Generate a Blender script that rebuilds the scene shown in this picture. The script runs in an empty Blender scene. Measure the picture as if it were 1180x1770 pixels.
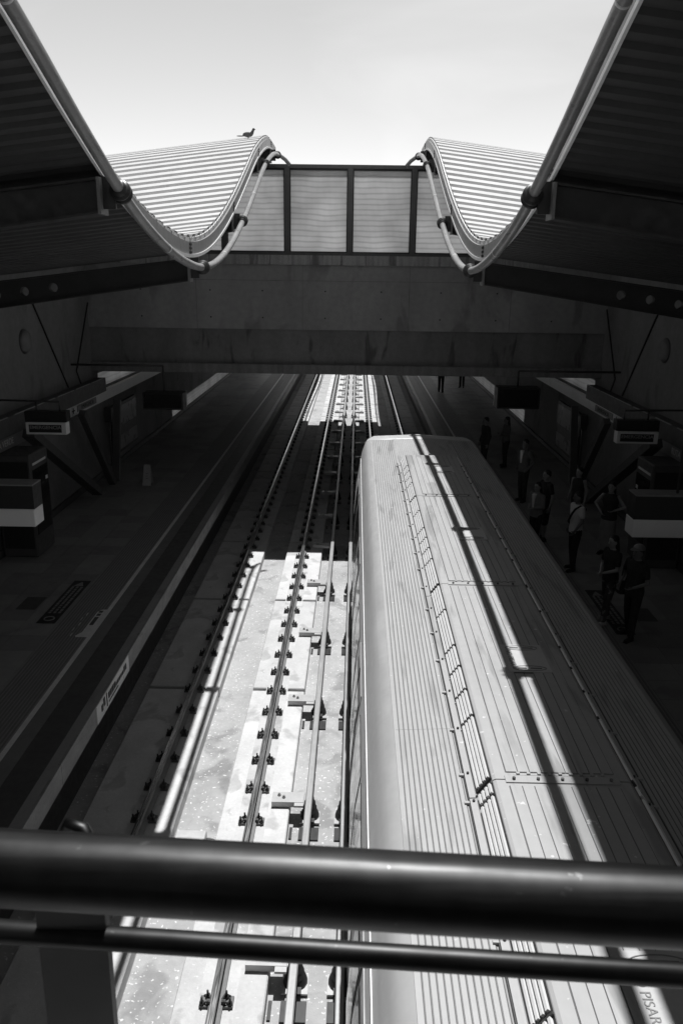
import bpy, math, random
from mathutils import Vector, Matrix, noise as mnoise
R = math.radians
random.seed(7)
C = bpy.context.scene.collection
SC = bpy.context.scene

# ------------------------------------------------------------------ camera
CAMZ = 7.2
YAW, PITCH, ROLL = 0.0148277, 0.286414, 0.013
f_ = Vector((-math.sin(YAW)*math.cos(PITCH), math.cos(YAW)*math.cos(PITCH), -math.sin(PITCH)))
r0 = Vector((math.cos(YAW), math.sin(YAW), 0)); u0 = r0.cross(f_)
r_ = math.cos(ROLL)*r0 + math.sin(ROLL)*u0
u_ = -math.sin(ROLL)*r0 + math.cos(ROLL)*u0
cd = bpy.data.cameras.new('camera'); cam = bpy.data.objects.new('camera', cd); C.objects.link(cam)
M = Matrix((r_, u_, -f_)).transposed().to_4x4(); M.translation = (0, 0, CAMZ)
cam.matrix_world = M
cd.sensor_fit = 'VERTICAL'; cd.sensor_height = 36; cd.lens = 36*1400/1770
cd.clip_start = .05; cd.clip_end = 3000
cd.dof.use_dof = True; cd.dof.focus_distance = 11; cd.dof.aperture_fstop = 14
SC.camera = cam

# ------------------------------------------------------------------ world, sun, exposure
SUNV = Vector((.038, .357, 1)).normalized()
EL = math.asin(SUNV.z)
AZ = math.atan2(SUNV.x, SUNV.y)
w = bpy.data.worlds.new('World'); SC.world = w; w.use_nodes = True
nt = w.node_tree; bg = nt.nodes['Background']
sky = nt.nodes.new('ShaderNodeTexSky'); sky.sky_type = 'NISHITA'; sky.sun_disc = False
sky.sun_elevation = EL; sky.sun_rotation = AZ; sky.dust_density = 0.2; sky.air_density = 1.0
# the photograph is black and white: use the sky's luminance as grey
bw = nt.nodes.new('ShaderNodeRGBToBW'); nt.links.new(sky.outputs[0], bw.inputs[0])
tc = nt.nodes.new('ShaderNodeTexCoord'); mp = nt.nodes.new('ShaderNodeMapping')
mp.inputs['Scale'].default_value = (1.6, 2.2, 4); mp.inputs['Rotation'].default_value = (0, .45, .3)
cn = nt.nodes.new('ShaderNodeTexNoise'); cn.inputs['Scale'].default_value = 1.6; cn.inputs['Detail'].default_value = 9
cn.inputs['Distortion'].default_value = .6
mr = nt.nodes.new('ShaderNodeMapRange'); mr.inputs[1].default_value = .48; mr.inputs[2].default_value = .8
mr.inputs[3].default_value = 1.0; mr.inputs[4].default_value = 1.2
mu = nt.nodes.new('ShaderNodeMath'); mu.operation = 'MULTIPLY'
nt.links.new(tc.outputs['Generated'], mp.inputs[0]); nt.links.new(mp.outputs[0], cn.inputs[0])
nt.links.new(cn.outputs['Fac'], mr.inputs[0]); nt.links.new(bw.outputs[0], mu.inputs[0]); nt.links.new(mr.outputs[0], mu.inputs[1])
sp = nt.nodes.new('ShaderNodeSeparateXYZ'); nt.links.new(tc.outputs['Generated'], sp.inputs[0])
hz = nt.nodes.new('ShaderNodeMapRange'); hz.inputs[1].default_value = .35; hz.inputs[2].default_value = .8   # sky gain: brighter low down, dimmed overhead to deepen the shade
hz.inputs[3].default_value = 1.15; hz.inputs[4].default_value = .46; nt.links.new(sp.outputs['Z'], hz.inputs[0])
m2 = nt.nodes.new('ShaderNodeMath'); m2.operation = 'MULTIPLY'; nt.links.new(mu.outputs[0], m2.inputs[0]); nt.links.new(hz.outputs[0], m2.inputs[1])
nt.links.new(m2.outputs[0], bg.inputs[0]); bg.inputs[1].default_value = .145
sl = bpy.data.lights.new('sun', 'SUN'); sl.energy = 5.0; sl.angle = R(.55); sl.color = (1, 1, 1)
so = bpy.data.objects.new('sun', sl); C.objects.link(so)
so.rotation_euler = SUNV.to_track_quat('Z', 'Y').to_euler(); so.location = (0, 0, 60)
SC.view_settings.view_transform = 'Standard'; SC.view_settings.look = 'None'
SC.view_settings.gamma = 1; SC.view_settings.exposure = 0.0
try:
    SC.cycles.max_bounces = 8; SC.cycles.diffuse_bounces = 4; SC.cycles.glossy_bounces = 4
except Exception: pass

# ------------------------------------------------------------------ materials
def mat(name, col, rough=.6, metal=0, var=.15, scale=3.0, stretch=(1, 1, 1), bump=0, bscale=30, speck=0, speck_s=25,
        speck_t=.68, speck_col=.75, dark=0, dark_s=4, dark_t=.6, transl=0, spec=.5, coat=0, rnd=0):
    m = bpy.data.materials.new(name); m.use_nodes = True
    n = m.node_tree.nodes; L = m.node_tree.links; p = n['Principled BSDF']
    p.inputs['Roughness'].default_value = rough; p.inputs['Metallic'].default_value = metal
    p.inputs['Specular IOR Level'].default_value = spec
    p.inputs['Coat Weight'].default_value = coat
    t = n.new('ShaderNodeTexCoord'); mp = n.new('ShaderNodeMapping'); mp.inputs['Scale'].default_value = stretch
    L.new(t.outputs['Object'], mp.inputs[0])
    def nz(s, d=6, co=mp.outputs[0], dist=0):
        q = n.new('ShaderNodeTexNoise'); q.inputs['Scale'].default_value = s; q.inputs['Detail'].default_value = d
        q.inputs['Distortion'].default_value = dist
        L.new(co, q.inputs[0]); return q.outputs['Fac']
    def mrange(i, a, b, c, d):
        q = n.new('ShaderNodeMapRange'); L.new(i, q.inputs[0])
        for k, v in zip((1, 2, 3, 4), (a, b, c, d)): q.inputs[k].default_value = v
        return q.outputs[0]
    def mth(op, a, b):
        q = n.new('ShaderNodeMath'); q.operation = op
        for k, v in ((0, a), (1, b)):
            if isinstance(v, (int, float)): q.inputs[k].default_value = v
            else: L.new(v, q.inputs[k])
        return q.outputs[0]
    v = mrange(nz(scale), .25, .75, col*(1-var), col*(1+var))
    v = mth('MULTIPLY', v, mrange(nz(scale*9, 4, t.outputs['Object']), .3, .7, 1-var*.4, 1+var*.4))
    if rnd:
        oi = n.new('ShaderNodeObjectInfo'); v = mth('MULTIPLY', v, mrange(oi.outputs['Random'], 0, 1, 1-rnd, 1+rnd))
    if dark:
        k = mrange(nz(dark_s, 8, mp.outputs[0], .5), dark_t, dark_t+.08, 1, 1-dark); v = mth('MULTIPLY', v, k)
    if speck:
        k = mrange(nz(speck_s, 3, t.outputs['Object']), speck_t, speck_t+.04, 0, speck)
        v = mth('ADD', mth('MULTIPLY', v, mth('SUBTRACT', 1, k)), mth('MULTIPLY', k, speck_col))
    L.new(v, p.inputs['Base Color'])
    rr = mrange(nz(scale*3), .3, .7, max(.03, rough-.08), min(1, rough+.1)); L.new(rr, p.inputs['Roughness'])
    if bump:
        b = n.new('ShaderNodeBump'); b.inputs['Strength'].default_value = bump; b.inputs['Distance'].default_value = .01
        L.new(nz(bscale, 5, t.outputs['Object']), b.inputs['Height']); L.new(b.outputs[0], p.inputs['Normal'])
    if transl:
        tr = n.new('ShaderNodeBsdfTranslucent'); L.new(v, tr.inputs[0])
        mx = n.new('ShaderNodeMixShader'); mx.inputs[0].default_value = transl
        L.new(p.outputs[0], mx.inputs[1]); L.new(tr.outputs[0], mx.inputs[2])
        L.new(mx.outputs[0], n['Material Output'].inputs[0])
    return m

MT = dict(
 ground=mat('ground_soil', .15, .95, var=.3),
 deck=mat('deck_concrete', .40, .85, var=.16, scale=1.2, bump=.5, bscale=60, speck=.8, speck_s=22, speck_t=.635, speck_col=.8, dark=.3, dark_s=1.6, dark_t=.56),
 plinth=mat('plinth_concrete', .57, .8, var=.13, scale=2.2, bump=.4, bscale=50, speck=.5, speck_s=22, speck_t=.68, speck_col=.8, dark=.28, dark_s=2.0, dark_t=.57, rnd=.07),
 plat=mat('platform_tile', .29, .5, var=.10, scale=2, dark=.2, dark_s=1.4),
 plat_worn=mat('platform_tile_worn', .235, .5, var=.12, scale=2, dark=.2, dark_s=1.4),
 platside=mat('platform_face', .28, .7, var=.2, scale=2.5, stretch=(1, 1, 2), dark=.25, dark_s=3),
 plat_dark=mat('platform_rubber', .08, .55, var=.15),
 plat_band=mat('platform_band', .19, .6, var=.1),
 line=mat('line_paint', .78, .5, var=.12, scale=5),
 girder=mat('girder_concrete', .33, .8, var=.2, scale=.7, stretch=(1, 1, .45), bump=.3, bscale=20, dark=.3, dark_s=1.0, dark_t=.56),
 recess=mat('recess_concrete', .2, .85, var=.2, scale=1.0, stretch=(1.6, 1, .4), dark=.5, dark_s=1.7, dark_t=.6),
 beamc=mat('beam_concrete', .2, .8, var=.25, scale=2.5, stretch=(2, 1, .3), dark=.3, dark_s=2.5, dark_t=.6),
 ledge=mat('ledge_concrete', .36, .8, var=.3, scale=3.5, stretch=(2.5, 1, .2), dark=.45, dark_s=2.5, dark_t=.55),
 wall=mat('wall_concrete', .21, .85, var=.2, scale=.8, stretch=(1, 1, .6), bump=.25, bscale=15, dark=.25, dark_s=1),
 sheet=mat('sheet_metal', .62, .45, metal=0, var=.05, scale=1.2, dark=.08, dark_s=2.5, spec=.4),
 liner=mat('liner_metal', .075, .5, var=.15, scale=1.5),
 fascia=mat('fascia_metal', .27, .4, var=.12, scale=4, stretch=(1, 1, .4), dark=.2, dark_s=4),
 lip=mat('lip_paint', .78, .4, var=.06, scale=4),
 steel_dark=mat('painted_steel_dark', .05, .45, var=.2),
 pipe=mat('pipe_paint', .31, .32, var=.2, scale=5, stretch=(1, .3, 1), dark=.25, dark_s=6, dark_t=.62),
 roof=mat('train_roof', .40, .5, metal=.0, var=.07, scale=1.4, stretch=(3, .3, 1), speck=.7, speck_s=13, speck_t=.70, speck_col=.72, dark=.28, dark_s=2.2, dark_t=.56),
 groove_shade=mat('train_groove_shade', .12, .7, var=.1),
 body=mat('train_body', .36, .35, metal=.2, var=.06, scale=1.2),
 cant=mat('train_cant', .41, .45, metal=.05, var=.08, scale=1.6, stretch=(2, .5, 1), speck=.5, speck_s=7, speck_t=.72, speck_col=.6),
 front=mat('train_front', .55, .35, var=.05),
 glass=mat('dark_glass', .015, .08, var=.1, spec=.6),
 platew=mat('plate_paint', .5, .5, var=.08),
 black=mat('black_paint', .02, .5, var=.1),
 bolt=mat('bolt_iron', .05, .6, metal=.2, var=.3, rnd=.5),
 plate=mat('plate_iron', .12, .7, var=.4, scale=6, rnd=.5),
 rail=mat('rail_web', .20, .55, metal=.3, var=.2, scale=3, stretch=(4, .5, 1)),
 railhead=mat('rail_head', .62, .22, metal=1, var=.1, scale=4, stretch=(5, .2, 1)),
 cond=mat('conductor_rail', .36, .45, metal=.3, var=.1, scale=3, stretch=(4, .4, 1)),
 arm=mat('bracket_galvanised', .42, .5, metal=.2, var=.1),
 insul=mat('insulator_black', .02, .45, var=.1),
 frame=mat('window_frame', .12, .45, var=.2, scale=3, stretch=(1, 1, .3)),
 white=mat('white_plastic', .78, .35, var=.04),
 sign_grey=mat('sign_grey', .22, .4, var=.05),
 caution=mat('caution_plastic', .38, .4, var=.05),
 text_grey=mat('text_grey', .30, .5, var=.0),
 text_white=mat('text_white', .7, .5, var=.0),
 poster=mat('poster_paper', .2, .3, var=.35, scale=.9),
 hand=mat('handrail_steel', .05, .42, metal=1, var=.3, scale=5, stretch=(.3, 6, 6), speck=.5, speck_s=60, speck_t=.7, speck_col=.12),
 skin=mat('skin', .34, .5, var=.08), skin2=mat('skin_dark', .2, .5, var=.08),
 hair=mat('hair', .015, .5, var=.2),
 tee=mat('cloth_white', .8, .85, var=.06, scale=6, bump=.5, bscale=12), cdark=mat('cloth_dark', .035, .85, var=.2, scale=6),
 cmid=mat('cloth_mid', .12, .85, var=.2, scale=6), cgrey=mat('cloth_grey', .24, .85, var=.2, scale=6),
 cpat=mat('cloth_patterned', .06, .85, var=.5, scale=9, speck=.8, speck_s=9, speck_t=.58, speck_col=.28),
 shoe=mat('shoe_dark', .03, .5, var=.1), shoew=mat('shoe_pale', .45, .5, var=.1),
 feather=mat('feather', .08, .8, var=.3, scale=20),
 box=mat('box_galvanised', .5, .45, metal=.2, var=.1),
)
# translucent multiwall panel: fine vertical flutes, and wavy horizontal reflections painted into the colour
def panel_mat():
    m = bpy.data.materials.new('translucent_panel'); m.use_nodes = True
    n = m.node_tree.nodes; L = m.node_tree.links; p = n['Principled BSDF']
    p.inputs['Roughness'].default_value = .3
    t = n.new('ShaderNodeTexCoord')
    def wave(rot, sc, dist, ds):
        mp = n.new('ShaderNodeMapping'); mp.inputs['Rotation'].default_value = rot; L.new(t.outputs['Object'], mp.inputs[0])
        wv = n.new('ShaderNodeTexWave'); wv.inputs['Scale'].default_value = sc; wv.inputs['Distortion'].default_value = dist
        wv.inputs['Detail Scale'].default_value = ds; wv.inputs['Detail'].default_value = 1.5
        wv.bands_direction = 'Z' if rot == (0, 0, 0) else 'X'
        L.new(mp.outputs[0], wv.inputs[0]); return wv.outputs['Fac']
    a = wave((0, 0, 0), 2.1, 3.4, .45); b = wave((0, 0, .001), 9, 0, 1)
    q1 = n.new('ShaderNodeMapRange'); L.new(a, q1.inputs[0]); q1.inputs[1].default_value = 0; q1.inputs[2].default_value = .35; q1.inputs[3].default_value = .84; q1.inputs[4].default_value = 1
    q2 = n.new('ShaderNodeMapRange'); L.new(b, q2.inputs[0]); q2.inputs[3].default_value = .86; q2.inputs[4].default_value = 1
    nz = n.new('ShaderNodeTexNoise'); nz.inputs['Scale'].default_value = .9; nz.inputs['Detail'].default_value = 3; L.new(t.outputs['Object'], nz.inputs[0])
    q3 = n.new('ShaderNodeMapRange'); L.new(nz.outputs['Fac'], q3.inputs[0]); q3.inputs[1].default_value = .3; q3.inputs[2].default_value = .7; q3.inputs[3].default_value = .8; q3.inputs[4].default_value = 1.05
    m1 = n.new('ShaderNodeMath'); m1.operation = 'MULTIPLY'; L.new(q1.outputs[0], m1.inputs[0]); L.new(q2.outputs[0], m1.inputs[1])
    m2 = n.new('ShaderNodeMath'); m2.operation = 'MULTIPLY'; L.new(m1.outputs[0], m2.inputs[0]); L.new(q3.outputs[0], m2.inputs[1])
    m3 = n.new('ShaderNodeMath'); m3.operation = 'MULTIPLY'; L.new(m2.outputs[0], m3.inputs[0]); m3.inputs[1].default_value = .8
    L.new(m3.outputs[0], p.inputs['Base Color'])
    tr = n.new('ShaderNodeBsdfTranslucent'); L.new(m3.outputs[0], tr.inputs[0])
    mx = n.new('ShaderNodeMixShader'); mx.inputs[0].default_value = .8
    L.new(p.outputs[0], mx.inputs[1]); L.new(tr.outputs[0], mx.inputs[2]); L.new(mx.outputs[0], n['Material Output'].inputs[0])
    return m
MT['panel'] = panel_mat()

# ------------------------------------------------------------------ mesh helpers
class MB:
    def __init__(s): s.v = []; s.f = []; s.sm = []
    def add(s, vs, fs, smooth=False):
        o = len(s.v); s.v += [Vector(v) for v in vs]; s.f += [[i+o for i in f] for f in fs]; s.sm += [smooth]*len(fs); return s
    def box(s, x0, x1, y0, y1, z0, z1, bev=0):
        if x1 < x0: x0, x1 = x1, x0
        if bev:
            b = bev; P = []
            for z, i in ((z0, b), (z0+b, 0), (z1-b, 0), (z1, b)):
                P.append([(x0+i, y0+b, z), (x0+b, y0+i, z), (x1-b, y0+i, z), (x1-i, y0+b, z), (x1-i, y1-b, z), (x1-b, y1-i, z), (x0+b, y1-i, z), (x0+i, y1-b, z)])
            return s.loft(P)
        vs = [(x, y, z) for z in (z0, z1) for y in (y0, y1) for x in (x0, x1)]
        return s.add(vs, [(0, 2, 3, 1), (4, 5, 7, 6), (0, 1, 5, 4), (2, 6, 7, 3), (0, 4, 6, 2), (1, 3, 7, 5)])
    def obox(s, p, q, w, h, up=(0, 0, 1)):
        p = Vector(p); q = Vector(q); d = (q-p).normalized(); a = d.cross(Vector(up)).normalized(); b = a.cross(d)
        vs = [c+a*i*w/2+b*j*h/2 for c in (p, q) for i, j in ((-1, -1), (1, -1), (1, 1), (-1, 1))]
        return s.add(vs, [(3, 2, 1, 0), (4, 5, 6, 7), (0, 1, 5, 4), (1, 2, 6, 5), (2, 3, 7, 6), (3, 0, 4, 7)])
    def loft(s, rings, smooth=False, caps=True):
        n = len(rings[0]); vs = [v for r in rings for v in r]; fs = []
        for k in range(len(rings)-1):
            for i in range(n):
                j = (i+1) % n; fs.append((k*n+i, k*n+j, (k+1)*n+j, (k+1)*n+i))
        if caps: fs.append(tuple(range(n))[::-1]); fs.append(tuple((len(rings)-1)*n+i for i in range(n)))
        return s.add(vs, fs, smooth)
    def prism(s, prof, y0, y1):          # profile in xz extruded along y
        return s.loft([[(x, y0, z) for x, z in prof], [(x, y1, z) for x, z in prof]])
    def tube(s, pts, r, n=12, smooth=True):
        pts = [Vector(p) for p in pts]; rings = []
        rs = r if isinstance(r, (list, tuple)) else [r]*len(pts)
        ref = None
        for i, p in enumerate(pts):
            d = (pts[min(i+1, len(pts)-1)]-pts[max(i-1, 0)]).normalized()
            if ref is None: ref = Vector((0, 0, 1)) if abs(d.z) < .9 else Vector((1, 0, 0))
            a = d.cross(ref).normalized(); b = a.cross(d).normalized(); ref = b
            rings.append([p+(a*math.cos(2*math.pi*k/n)+b*math.sin(2*math.pi*k/n))*rs[i] for k in range(n)])
        return s.loft(rings, smooth)
    def cyl(s, p, q, r, n=16, r2=None): return s.tube([p, q], [r, r if r2 is None else r2], n)
    def ell(s, c, r, n=14, m=10):
        rings = []
        for k in range(1, m):
            t = math.pi*k/m-math.pi/2
            rings.append([(c[0]+r[0]*math.cos(t)*math.cos(2*math.pi*i/n), c[1]+r[1]*math.cos(t)*math.sin(2*math.pi*i/n), c[2]+r[2]*math.sin(t)) for i in range(n)])
        return s.loft(rings, True)
    def cap(s, p, q, a, b, n=12):        # capsule with tapered ends
        p = Vector(p); q = Vector(q); d = q-p; L = d.length; d = d.normalized() if L > 1e-6 else Vector((0, 0, 1))
        pts = []; rs = []
        for t in (-.98, -.8, -.45, 0): pts.append(p+d*a*t); rs.append(a*math.sqrt(max(0, 1-t*t)))
        for t in (0, .45, .8, .98): pts.append(q+d*b*t); rs.append(b*math.sqrt(max(0, 1-t*t)))
        return s.tube(pts, rs, n)
    def build(s, name, m, parent=None, origin=None):
        o_ = Vector(origin) if origin is not None else (parent.get('_o') and Vector(parent['_o']) if parent else Vector((0, 0, 0)))
        o_ = Vector(o_) if o_ is not None else Vector((0, 0, 0))
        me = bpy.data.meshes.new(name); me.from_pydata([tuple(v-o_) for v in s.v], [], s.f); me.validate()
        me.polygons.foreach_set('use_smooth', (s.sm+[False]*len(me.polygons))[:len(me.polygons)]); me.update()
        me.materials.append(MT[m] if isinstance(m, str) else m)
        o = bpy.data.objects.new(name, me); C.objects.link(o)
        if parent:
            o.parent = parent
            if origin is not None: o.location = o_-Vector(parent['_o'])
            o['_o'] = list(o_)
        else: o.location = o_; o['_o'] = list(o_)
        return o
def tag(o, label, cat, group=None):
    o['label'] = label; o['category'] = cat
    if group: o['group'] = group
    return o
def thing(name, label, cat, loc=(0, 0, 0), group=None):
    o = bpy.data.objects.new(name, None); C.objects.link(o); o.location = loc; o['_o'] = list(loc)
    o.empty_display_size = .3
    return tag(o, label, cat, group)
def struct(o): o['kind'] = 'structure'; return o
def clone(ch, parent, dloc):
    c = ch.copy(); C.objects.link(c); c.parent = parent; c.location = ch.location+Vector(dloc); return c
def text(body, size, m, parent, loc, rot, name='lettering', ext=.002, align='CENTER', sx=1, bold=0):
    cu = bpy.data.curves.new(name, 'FONT'); cu.body = body; cu.size = size; cu.extrude = ext; cu.align_x = align; cu.align_y = 'CENTER'
    cu.offset = bold
    tmp = bpy.data.objects.new(name, cu); C.objects.link(tmp)
    dg = bpy.context.evaluated_depsgraph_get(); me = bpy.data.meshes.new_from_object(tmp.evaluated_get(dg))
    bpy.data.objects.remove(tmp)
    o = bpy.data.objects.new(name, me); C.objects.link(o); me.materials.clear(); me.materials.append(MT[m])
    o.location = Vector(loc)-Vector(parent['_o']); o.rotation_euler = rot; o.scale = (sx, 1, 1); o.parent = parent
    return o
X0 = -.3                                   # centre line between the tracks
def sx(s, d): return X0+s*d

# ------------------------------------------------------------------ ground and track bed
mb = MB(); mb.box(-400, 400, -300, 900, -1.5, -1.2); struct(mb.build('ground', 'ground'))
mb = MB(); mb.box(-4.1, 3.5, -30, 110, -1.0, -.4); struct(mb.build('track_bed', 'deck'))
def fill_line(y0, y1, step):
    a = []; y = y0
    while y < y1-1e-6: a.append(y); y += step
    return a
# platforms
ZP = 1.1
for s, nm in ((-1, 'left'), (1, 'right')):
    mb = MB()
    a, b = sorted((sx(s, 3.43), sx(s, 9.0)))
    mb.box(a, b, -30, 110, .8, ZP-.03)
    a, b = sorted((sx(s, 3.8), sx(s, 9.0)))
    mb.box(a, b, -30, 110, -.4, .8)
    root = struct(mb.build('platform', 'plat_dark')); root['side'] = nm
    c = MB()
    for y in fill_line(-6, 70, 3.0):
        a, b = sorted((sx(s, 3.39), sx(s, 3.43))); c.box(a, b, y+.006, y+2.994, .79, ZP)
    c.build('platform_edge_face', 'platside', root)
    def band(x1, x2, z, m, name, y0=-30, y1=110):
        a, b = sorted((sx(s, x1), sx(s, x2))); MB().box(a, b, y0, y1, z-.03, z).build(name, m, root)
    band(3.43, 3.56, ZP-.002, 'plat', 'coping')
    band(3.56, 3.97, ZP-.006, 'plat_dark', 'rubber_strip')
    band(3.97, 4.2, ZP, 'plat_band', 'pale_strip')
    band(4.19, 4.265, ZP+.004, 'line', 'edge_line')
    # warning surface of small raised ribs
    t = MB(); 
    for k in range(12):
        a, b = sorted((sx(s, 4.30+k*.055), sx(s, 4.325+k*.055))); t.box(a, b, -6, 60, ZP-.01, ZP+.004)
    t.build('tactile_ribs', 'plat_band', root)
    band(4.262, 4.97, ZP-.004, 'plat', 'tactile_paving')
    t = MB(); t2 = MB()
    for i, x in enumerate((4.97, 5.57, 6.17, 6.77)):
        for k, y in enumerate(fill_line(-4, 62, .6)):
            a, b = sorted((sx(s, x+.003), sx(s, x+.597)))
            (t if mnoise.noise((x*3.3, y*1.7, s*5.)) > -.12 else t2).box(a, b, y+.003, y+.597, ZP-.02, ZP)
    t.build('floor_tiles', 'plat', root); t2.build('floor_tiles_worn', 'plat_worn', root)
    band(7.37, 9.0, ZP-.003, 'plat_dark', 'wall_gutter')

# ------------------------------------------------------------------ plinths, rails, clips
JY = [y for y in fill_line(9.16-4.27*2, 75, 4.27)]
def plinth_row(xa, xb, group, lab, notch=None):
    first = None
    for y in JY:
        mb = MB(); b = .015
        mb.box(xa, xb, y+.05, y+4.27-.05, -.42, -.2, bev=b)
        o = mb.build('track_plinth', 'plinth', origin=((xa+xb)/2, y, -.4)); tag(o, lab, 'plinth', group)
plinth_row(-3.72, -2.42, 'plinths under the far left rail', 'wide concrete plinth carrying the outer rail beside the left platform')
plinth_row(-1.80, -.84, 'plinths under the inner rail of the left track', 'pale concrete plinth under the clipped rail left of the conductor rails')
plinth_row(.24, 1.20, 'plinths under the inner rail of the right track', 'pale concrete plinth right of the conductor rails, running under the train')
plinth_row(1.82, 3.12, 'plinths under the far right rail', 'concrete plinth beside the right platform, ahead of the train')
def rail_prof(x):
    h = .036; return [(x-.075, -.17), (x+.075, -.17), (x+.075, -.158), (x+.012, -.135), (x+.010, -.045), (x+h, -.03), (x+h, -.008), (x+h-.01, -.001), (x-h+.01, -.001), (x-h, -.008), (x-h, -.03), (x-.010, -.045), (x-.012, -.135), (x-.075, -.158)]
def clip_half(mb, x, s, y):
    for dy in (-.04, .045):
        xx = x+s*(.10 if dy > 0 else .148)
        mb.cyl((xx, y+dy, -.17), (xx, y+dy, -.135), .026, 8); mb.cyl((xx, y+dy, -.135), (xx, y+dy, -.075), .012, 8)
    mb.tube([(x+s*.13, y-.03, -.16), (x+s*.085, y-.05, -.12), (x+s*.06, y, -.135), (x+s*.085, y+.05, -.12), (x+s*.14, y+.06, -.16)], .010, 6)
    mb.box(x+s*.055, x+s*.1, y-.05, y-.015, -.165, -.12)
def make_rail(x, lab, y_a, y_b):
    r = thing('running_rail', lab, 'rail', (x, 0, -.2))
    MB().prism(rail_prof(x), -20, 105).build('rail_web', 'rail', r)
    MB().box(x-.026, x+.026, -20, 105, -.0015, .0025).build('rail_head', 'railhead', r)
    MB().prism([(x-.20, -.2), (x+.20, -.2), (x+.20, -.197), (x-.2, -.197)], -20, 105).build('rail_seat', 'plinth', r)
    ys = [y for y in fill_line(9.64-.7345*9, y_b, .7345) if y >= y_a][:98]
    mb = MB(); c0 = MB().box(x-.178, x+.178, ys[0]-.07, ys[0]+.07, -.2, -.165).build('base_plate', 'plate', r)
    mb.v = []; mb.f = []; mb.sm = []
    cs = []
    for sg in (-1, 1):
        mb = MB(); clip_half(mb, x, sg, ys[0]); cs.append(mb.build('rail_clip', 'bolt', c0))
    for y in ys[1:]:
        p = clone(c0, r, (0, y-ys[0], 0))
        for c in cs: q = c.copy(); C.objects.link(q); q.parent = p; q.rotation_euler = (0, 0, random.uniform(-.0, .0))
    return r
make_rail(-2.85, 'outermost rail of the left track, in shade beside the left platform', 3, 62)
make_rail(-1.345, 'sunlit rail with black bolted clips, inner rail of the left track', 3, 62)
make_rail(.745, 'inner rail of the right track, disappearing under the front of the train', 18, 66)
make_rail(2.25, 'rightmost running rail, leading to the train nose beside the right platform', 18, 66)
def cond_rail(x, s, lab):
    r = thing('conductor_rail', lab, 'conductor rail', (x, 0, -.4))
    w_ = .047; MB().prism([(x-w_, .045), (x-w_*.55, .04), (x-.012, .0), (x-.012, -.03), (x-.04, -.05), (x+.04, -.05), (x+.012, -.03), (x+.012, 0), (x+w_*.55, .04), (x+w_, .045), (x+w_, .09), (x+w_-.012, .102), (x-w_+.012, .102), (x-w_, .09)], -20, 105).build('rail_profile', 'cond', r)
    ys = fill_line(12.9-2.87*4, 64, 2.87)
    y = ys[0]
    m1 = MB()
    m1.tube([(x, y, -.36), (x, y, -.33), (x, y, -.28), (x, y, -.275), (x, y, -.2), (x, y, -.195), (x, y, -.12), (x, y, -.115), (x, y, -.05)],
            [.14, .135, .12, .105, .10, .088, .08, .066, .06], 14)
    m1.box(x-.075, x+.075, y-.22, y-.13, -.33, -.30)
    i0 = m1.build('insulator', 'insul', r)
    f1 = MB().box(x-.145, x+.145, y-.17, y+.10, -.375, -.355).build('insulator_foot', 'arm', r)
    p1 = MB().box(x-.14, x+.14, y-.50, y-.24, -.4, -.375).build('support_shadow', 'insul', r)  # black slab painted in as the shadow of insulator and rail
    a = MB()
    xo = x+s*.55
    q = sorted((xo, x+s*.09))
    a.box(q[0], q[1], y-.04, y+.19, -.135, -.105); a.box(q[0], q[1], y-.045, y-.04, -.19, -.105)
    a.box(x+s*.09, x+s*.22, y-.12, y-.02, -.14, -.11)
    a.box(*sorted((xo, xo-s*.2)), y+.0, y+.18, -.2, -.135)
    for dx, dy in ((.10, .11), (.17, .06)): a.cyl((xo-s*dx, y+dy, -.105), (xo-s*dx, y+dy, -.085), .026, 8); a.cyl((xo-s*dx, y+dy, -.085), (xo-s*dx, y+dy, -.065), .014, 8)
    a0 = a.build('bracket_arm', 'arm', r)
    b = MB(); b.box(*sorted((x+s*.275, x+s*.235)), y-.48, y-.24, -.4, -.378); 
    b0 = b.build('bracket_shadow', 'black', r)  # black strip standing in for a cast shadow beside the plinth
    for yy in ys[1:]:
        for o in (i0, f1, p1, a0, b0): clone(o, r, (0, yy-y, 0))
cond_rail(-.55, -1, 'left one of the two flat conductor rails between the tracks')
cond_rail(-.05, 1, 'right one of the two conductor rails, closest to the side of the train')
# cable box between the rails
bx_ = thing('cable_box', 'pale galvanised cable box between the left track rails, just beyond the handrail', 'cable box', (-2.17, 9.45, -.4))
MB().box(-2.38, -1.96, 9.3, 9.56, -.4, -.28, bev=.012).build('lid', 'box', bx_)
for s_, xa in ((-1, -2.39), (1, -1.95)):
    t = MB()
    for dy in (0, .05): t.tube([(xa, 9.4+dy, -.33), (xa+s_*.1, 9.4+dy, -.33), (xa+s_*.17, 9.36+dy, -.37), (xa+s_*.36, 9.36+dy, -.37)], .014, 8)
    t.build('conduit', 'cond', bx_)
t = MB()
for k in range(6): t.box(-2.35+k*.06, -2.325+k*.06, 9.30, 9.31, -.37, -.3)
t.build('vent_slots', 'black', bx_)

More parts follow.
